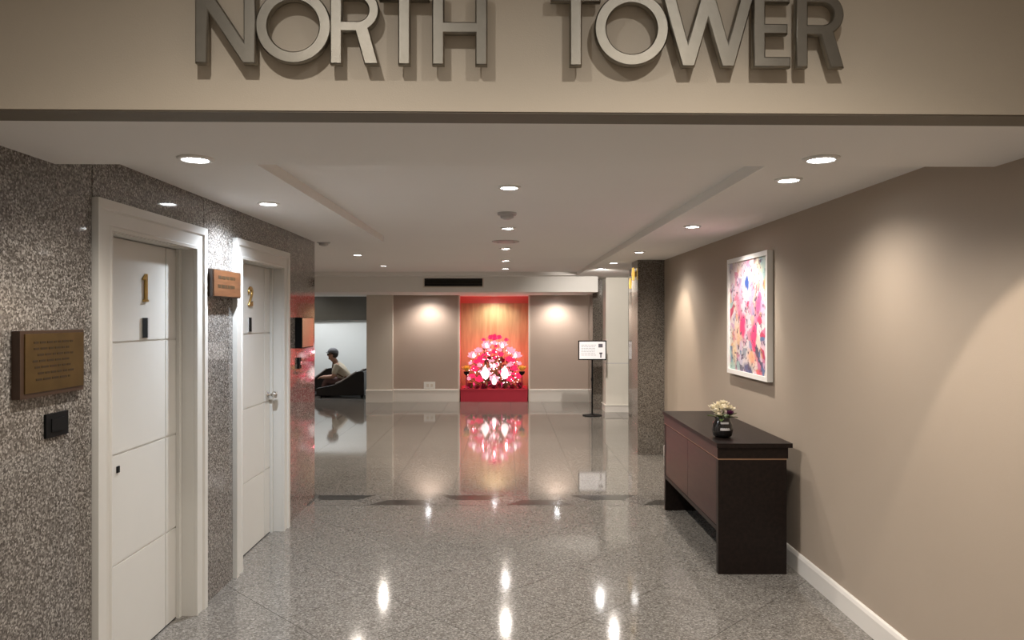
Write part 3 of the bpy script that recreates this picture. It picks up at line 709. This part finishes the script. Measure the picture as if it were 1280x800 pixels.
# ================================================================= SIGN STAND
sx, sy = 1.445, 12.35
t = thing('sign_stand', 'black pole stand holding a white notice beside the white column', 'sign', (sx, sy, 0))
obj('base', B(lathe, [(0.0001, 0), (0.16, 0), (0.16, 0.012), (0.05, 0.025), (0.02, 0.04), (0.0001, 0.04)], 28, (sx, sy, 0)), 'black_plastic', t)
obj('pole', B(tube, [(sx, sy, 0.03), (sx, sy, 0.98)], 0.013, 12), 'black_plastic', t)
obj('clamp', B(tube, [(sx, sy, 0.58), (sx, sy, 0.63)], 0.019, 12), 'black_plastic', t)
ga, gb, gc, gd = sx-0.235, sx+0.235, 0.93, 1.255
bm = bmesh.new(); box(bm, ga, gb, sy-0.030, sy-0.012, gc, gd)
obj('frame', bm, 'black_plastic', t, bevel=0.006)
sh = obj('notice_sheet', bx(ga+0.018, gb-0.018, sy-0.033, sy-0.030, gc+0.018, gd-0.018), 'paper', t)
bm = bmesh.new(); rnd = random.Random(2)
for i in range(7):
    z = gd-0.075-i*0.028; x = ga+0.05
    while x < sx+0.04:
        q = rnd.uniform(0.015, 0.05); box(bm, x, min(x+q, sx+0.06), sy-0.034, sy-0.033, z-0.004, z+0.004); x += q+0.008
obj('print', bm, 'print_grey', sh)['kind'] = 'stuff'
bm = bmesh.new(); box(bm, sx+0.10, sx+0.17, sy-0.034, sy-0.033, gd-0.115, gd-0.055); box(bm, sx+0.13, sx+0.15, sy-0.034, sy-0.033, gc+0.04, gc+0.12); box(bm, sx+0.115, sx+0.165, sy-0.034, sy-0.033, gc+0.10, gc+0.125)
obj('print', bm, 'print_dark', sh)['kind'] = 'stuff'

# ================================================================= NICHE DISPLAY
PX0, PX1, PZ = NX0+0.02, NX1-0.02, 0.245
t = thing('display_plinth', 'low red cloth covered plinth in the niche', 'plinth', ((PX0+PX1)/2, 14.75, 0))
obj('body', bx(PX0, PX1, Y_BACK-0.035, 15.16, 0, PZ-0.02), 'red_cloth', t)
obj('top_cover', bx(PX0-0.006, PX1+0.006, Y_BACK-0.042, 15.165, PZ-0.02, PZ), 'red_cloth', t, bevel=0.004)
NY = 14.75; K = NY/F
def pt(px, py, dy=0): return ((px-632)*K, NY+dy, CH-(py-396)*K)
t = thing('flower_display', 'dome of glowing white and pink blossoms on the red plinth', 'flowers', (-0.22, NY, PZ))
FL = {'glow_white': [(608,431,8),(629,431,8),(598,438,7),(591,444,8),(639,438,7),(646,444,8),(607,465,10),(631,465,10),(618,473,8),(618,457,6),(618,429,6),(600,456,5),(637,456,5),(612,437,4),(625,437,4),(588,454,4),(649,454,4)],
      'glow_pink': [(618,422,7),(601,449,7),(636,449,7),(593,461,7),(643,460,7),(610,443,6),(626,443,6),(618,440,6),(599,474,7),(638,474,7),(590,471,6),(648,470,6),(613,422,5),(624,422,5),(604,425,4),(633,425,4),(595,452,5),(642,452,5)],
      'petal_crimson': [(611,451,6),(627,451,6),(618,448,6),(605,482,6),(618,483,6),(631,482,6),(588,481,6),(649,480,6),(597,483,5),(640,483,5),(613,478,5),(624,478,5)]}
_r = random.Random(21)
for q_ in range(34):
    a_ = _r.uniform(0.05, PI-0.05); r_ = _r.uniform(0.35, 1.0)
    FL[_r.choice(['glow_white', 'glow_pink', 'glow_pink', 'petal_crimson'])].append((618+33*r_*math.cos(a_), 477-50*r_*math.sin(a_), _r.uniform(2.6, 4.2)))
n = 0
for mname, lst in FL.items():
    for (px, py, r) in lst:
        rnd = random.Random(n*3+1)
        rad = math.hypot(px-618, py-462)/45
        dy = {'glow_white': -0.20, 'glow_pink': -0.12, 'petal_crimson': -0.06}[mname]+0.22*min(1, rad)+rnd.uniform(-.04, .04)
        if py > 474: dy = -0.27+rnd.uniform(-.05, .03)
        c = pt(px, py, dy); rr = r*K*0.86
        z0_ = max(c[2], PZ+rr*0.5); c = (c[0], c[1], z0_)
        bm = bmesh.new(); blossom(bm, (c[0], c[1], c[2]-rr*0.35), rr, ((6, 0.1, 1.0), (6, 0.65, 0.95), (5, 1.15, 0.85)), seed=n, width=0.7)
        # face the viewer a little
        bmesh.ops.rotate(bm, verts=bm.verts, cent=c, matrix=Matrix.Rotation(math.radians(40+rnd.uniform(-15, 15)), 3, 'X'))
        for v in bm.verts: v.co.z = max(v.co.z, PZ+0.002)
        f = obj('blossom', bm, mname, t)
        bm = bmesh.new(); tube(bm, [(-0.22+(c[0]+0.22)*0.45, NY+0.10, PZ+0.008), (-0.22+(c[0]+0.22)*0.8, NY+0.06+dy*0.3, PZ+(c[2]-PZ)*0.5), (c[0], c[1]+rr*0.3, c[2]-rr*0.3)], 0.006, 6)
        obj('stem', bm, 'stem_green', f)
        n += 1
for px, py, dy, pw in ((604, 440, 0.12, 5), (633, 440, 0.12, 5), (618, 430, 0.14, 4), (592, 462, 0.0, 4), (645, 462, 0.0, 4), (618, 470, -0.33, 3)):
    ld = bpy.data.lights.new('lamp', 'POINT'); ld.energy = pw*0.95; ld.color = (1.0, 0.17, 0.22); ld.shadow_soft_size = 0.02
    lo = bpy.data.objects.new('lamp', ld); C.objects.link(lo); lo.location = pt(px, py, dy); lo.parent = t; lo.matrix_parent_inverse = parent_world(t).inverted()
# bright drop shaped lanterns low in the middle
for px, py, hh in ((607, 464, 17), (631, 464, 17), (618, 474, 11), (609, 431, 7), (628, 431, 7), (593, 443, 7), (644, 443, 7), (618, 456, 6)):
    x, y, z = pt(px, py, -0.30); a = hh*K/2
    obj('lantern_drop', B(lathe, [(0.0001, -a), (a*0.4, -a*0.8), (a*0.55, -a*0.3), (a*0.4, a*0.3), (a*0.12, a*0.8), (0.0001, a)], 14, (x, y, z)), 'bulb_soft', t, smooth=True)
bm = bmesh.new(); rnd = random.Random(9)
for i in range(95):
    q = rnd.uniform(0, PI); rr = math.sqrt(rnd.uniform(0.05, 1))
    c = pt(618+34*rr*math.cos(q), 478-52*rr*math.sin(q), -0.24+0.2*rr+rnd.uniform(-.08, .02)); ball(bm, c, rnd.uniform(0.007, 0.011), u=6, v=4)
obj('fairy_lights', bm, 'bulb_white', t)['kind'] = 'stuff'
rnd = random.Random(5)
for i in range(34):
    px = rnd.uniform(584, 653); bm = bmesh.new()
    c = pt(px, 486, -0.28+rnd.uniform(-.04, .04)); petal(bm, (c[0], c[1], PZ), rnd.uniform(0, 2*PI), rnd.uniform(.6, 1.3), rnd.uniform(.09, .17), .04, -.2)
    for v in bm.verts: v.co.z = max(v.co.z, PZ+0.002)
    o = obj('leaf', bm, random.Random(i).choice(['leaf_green', 'petal_crimson', 'leaf_green', 'petal_pink']), t)
for k_, (px, lab) in enumerate(((584, 'golden flower in a black cup on the niche left side'), (652, 'golden flower in a black cup on the niche right side'))):
    x, y, z = pt(px, 465, -0.28)
    t2 = thing('flower_stand', lab, 'flowers', (x, y, PZ), group='golden flower stands')
    obj('pedestal', B(lathe, [(0.05, PZ), (0.05, PZ+.012), (0.012, PZ+.03), (0.012, z-.04)], 14, (x, y, 0)), 'petal_crimson', t2)
    obj('cup', B(lathe, [(0.015, -0.045), (0.05, -0.01), (0.058, 0.03), (0.05, 0.03), (0.0001, 0.0)], 16, (x, y, z)), 'black_plastic', t2)
    bm = bmesh.new(); blossom(bm, (x, y, z+0.045), 0.115, ((7, 0.3, 1.0), (6, 0.75, 0.9), (5, 1.2, 0.8)), seed=50+k_, width=0.6); obj('blossom', bm, 'petal_gold', t2)

# ================================================================= SEATED PERSON
PY = 15.55; KP = 15.5/F
def pp(px, py, y=0.0): return Vector(((px-632)*KP, PY+y, CH-(py-396)*KP))
def skin(name, verts, edges, root, material, parent, sub=2):
    me = bpy.data.meshes.new(name); me.from_pydata([tuple(v[0]) for v in verts], edges, [])
    o = bpy.data.objects.new(name, me); C.objects.link(o)
    o.modifiers.new('skin', 'SKIN'); md = o.modifiers.new('sub', 'SUBSURF'); md.levels = sub; md.render_levels = sub
    for i, v in enumerate(verts):
        sv = me.skin_vertices[0].data[i]; r = v[1]; sv.radius = (r, r) if not isinstance(r, tuple) else r
        sv.use_root = (i == root)
    dg = bpy.context.evaluated_depsgraph_get(); dg.update()
    me2 = bpy.data.meshes.new_from_object(o.evaluated_get(dg)); me2.name = name
    bpy.data.objects.remove(o, do_unlink=True)
    return link(name, me2, material, parent, smooth=True)
hip = Vector((-3.30, PY, 0.27))
person = thing('person', 'person in grey cap and cream shirt sitting bent forward on a black chair', 'person', (hip.x, PY, 0.0))
chest = Vector((-3.46, PY, 0.55)); neckb = Vector((-3.56, PY, 0.68)); neckt = Vector((-3.605, PY, 0.745)); head = Vector((-3.645, PY, 0.85))
V = []; E = []
def add(p, r, frm=None):
    V.append((Vector(p), r)); 
    if frm is not None: E.append((frm, len(V)-1))
    return len(V)-1
a = add(hip, 0.13); b_ = add((-3.38, PY, 0.40), 0.125, a); c_ = add(chest, 0.135, b_); d_ = add(neckb, 0.07, c_); e_ = add(neckt, 0.055, d_)
hb = add((-3.645, PY, 0.79), 0.085, e_); h1 = add((-3.64, PY, 0.85), 0.098, hb); h2 = add((-3.63, PY, 0.91), 0.085, h1)
for sgn in (-1, 1):
    sh_ = add((-3.52, PY+sgn*0.17, 0.62), 0.06, c_); el_ = add((-3.57, PY+sgn*0.22, 0.40), 0.042, sh_); wr_ = add((-3.78, PY+sgn*0.13, 0.385), 0.028, el_)
    pm = add((-3.845, PY+sgn*0.10, 0.385), 0.030, wr_)
    for f_ in range(4):
        k1 = add((-3.885, PY+sgn*(0.10-0.030+0.019*f_), 0.382), 0.0095, pm); k2 = add((-3.92, PY+sgn*(0.10-0.032+0.019*f_), 0.362-0.004*abs(f_-1)), 0.008, k1)
    th = add((-3.845, PY+sgn*0.055, 0.395), 0.010, pm); add((-3.875, PY+sgn*0.04, 0.385), 0.0085, th)
    hp_ = add((-3.34, PY+sgn*0.10, 0.255), 0.10, a); kn = add((-3.75, PY+sgn*0.13, 0.32), 0.06, hp_); an = add((-3.80, PY+sgn*0.13, 0.09), 0.038, kn)
    he = add((-3.82, PY+sgn*0.13, 0.045), 0.035, an); add((-3.96, PY+sgn*0.13, 0.035), 0.03, he)
skin('body', V, E, 0, 'skin', person)
# shirt
V = []; E = []
a = add((-3.29, PY, 0.24), 0.155); b_ = add((-3.39, PY, 0.41), 0.145, a); c_ = add(chest, 0.155, b_); d_ = add((-3.55, PY, 0.665), 0.085, c_)
for sgn in (-1, 1):
    s1 = add((-3.52, PY+sgn*0.17, 0.62), 0.075, c_); s2 = add((-3.56, PY+sgn*0.215, 0.44), 0.058, s1)
skin('shirt', V, E, 0, 'shirt', person)
V = []; E = []
a = add((-3.30, PY, 0.27), 0.145)
for sgn in (-1, 1):
    s1 = add((-3.36, PY+sgn*0.10, 0.26), 0.11, a); s2 = add((-3.75, PY+sgn*0.13, 0.325), 0.075, s1); s3 = add((-3.80, PY+sgn*0.13, 0.12), 0.055, s2)
skin('trousers', V, E, 0, 'trousers', person)
for sgn in (-1, 1):
    bm = bmesh.new(); prism(bm, [(-3.76, 0.0), (-3.76, 0.085), (-3.84, 0.09), (-3.93, 0.06), (-4.01, 0.045), (-4.03, 0.0)], PY+sgn*0.13-0.045, PY+sgn*0.13+0.045, 'y'); obj('shoe', bm, 'shoe', person, bevel=0.012, bseg=2)
# face, hair, cap, glasses
for nm, a_ in (('nose', ((-3.732, PY, 0.842), 0.018, 1.1, 0.8, 1.2)), ('lips', ((-3.71, PY, 0.80), 0.02, 0.7, 1.3, 0.4)), ('chin', ((-3.70, PY, 0.775), 0.03, 0.8, 1.1, 0.8)), ('ear', ((-3.625, PY-0.088, 0.845), 0.026, 0.8, 0.4, 1.2)), ('ear', ((-3.625, PY+0.088, 0.845), 0.026, 0.8, 0.4, 1.2))):
    obj(nm, B(ball, *a_), 'skin', person, smooth=True)
bm = bmesh.new(); ball(bm, (-3.605, PY, 0.875), 0.102, 0.92, 0.96, 1.0); bmesh.ops.bisect_plane(bm, geom=bm.verts[:]+bm.edges[:]+bm.faces[:], plane_co=(-3.64, PY, 0.86), plane_no=(-1, 0, -0.15), clear_outer=True)
obj('hair', bm, 'hair', person, smooth=True)
bm = bmesh.new(); ball(bm, (-3.628, PY, 0.895), 0.112, 1.06, 0.95, 0.95); bmesh.ops.bisect_plane(bm, geom=bm.verts[:]+bm.edges[:]+bm.faces[:], plane_co=(-3.64, PY, 0.90), plane_no=(-0.1, 0, -1), clear_outer=True)
cap = obj('cap', bm, 'cap_cloth', person, smooth=True)
bm = bmesh.new(); prism(bm, [(-3.70+0.07*math.cos(q)*1.0-0.0, PY+0.085*math.sin(q)) for q in [math.radians(90+20*i) for i in range(10)]][::1], 0.893, 0.905, 'z'); obj('visor', bm, 'cap_cloth', cap)
bm = bmesh.new()
for sgn in (-1, 1): box(bm, -3.735, -3.715, PY+sgn*0.035-0.025, PY+sgn*0.035+0.025, 0.85, 0.882); box(bm, -3.72, -3.62, PY+sgn*0.092-0.003, PY+sgn*0.092+0.003, 0.868, 0.876)
box(bm, -3.733, -3.717, PY-0.07, PY+0.07, 0.872, 0.880)
obj('glasses', bm, 'black_plastic', person)
bm = bmesh.new(); tube(bm, [(-3.60, PY-0.10, 0.70), (-3.60, PY-0.165, 0.60), (-3.50, PY-0.19, 0.47), (-3.38, PY-0.17, 0.40)], 0.014, 8); obj('bag_strap', bm, 'strap', person)

# ---- lounge chairs
def lounge(name, x_front, x_back, yc, label, flip=1):
    t = thing(name, label, 'chair', ((x_front+x_back)/2, yc, 0))
    f = lambda u: x_front+(x_back-x_front)*u
    prof = [(f(0.0), 0.04), (f(1.0), 0.04), (f(1.0), 0.50), (f(0.965), 0.545), (f(0.86), 0.535), (f(0.50), 0.31), (f(0.40), 0.27), (f(0.0), 0.19)]
    for sgn in (-1, 1):
        bm = bmesh.new(); prism(bm, prof, yc+sgn*0.385-0.055, yc+sgn*0.385+0.055, 'y')
        o = obj('arm_panel', bm, 'black_leather', t, bevel=0.012, bseg=2)
        bm = bmesh.new(); tube(bm, [(f(0.40), yc+sgn*0.385-0.05, 0.285), (f(0.52), yc+sgn*0.385-0.05, 0.335), (f(0.84), yc+sgn*0.385-0.05, 0.535)], 0.014, 8); obj('piping', bm, 'grey_piping', o)
    obj('seat', bx(f(0.03), f(0.72), yc-0.325, yc+0.325, 0.04, 0.125), 'black_leather', t, bevel=0.02, bseg=2)
    bm = bmesh.new(); prism(bm, [(f(0.72), 0.04), (f(0.99), 0.04), (f(0.99), 0.52), (f(0.92), 0.52), (f(0.70), 0.14)], yc-0.325, yc+0.325, 'y'); obj('backrest', bm, 'black_leather', t, bevel=0.015, bseg=2)
    for u in (0.08, 0.94):
        for sgn in (-1, 1): obj('foot', B(lathe, [(0.02, 0), (0.025, 0.042)], 10, (f(u), yc+sgn*0.36, 0)), 'black_plastic', t)
    return t
lounge('lounge_chair', -3.86, -2.885, PY-0.02, 'black lounge chair with sloping arms under the seated person')
lounge('lounge_chair', -4.55, -3.74, 16.45, 'second black lounge chair behind the seated person, partly hidden')
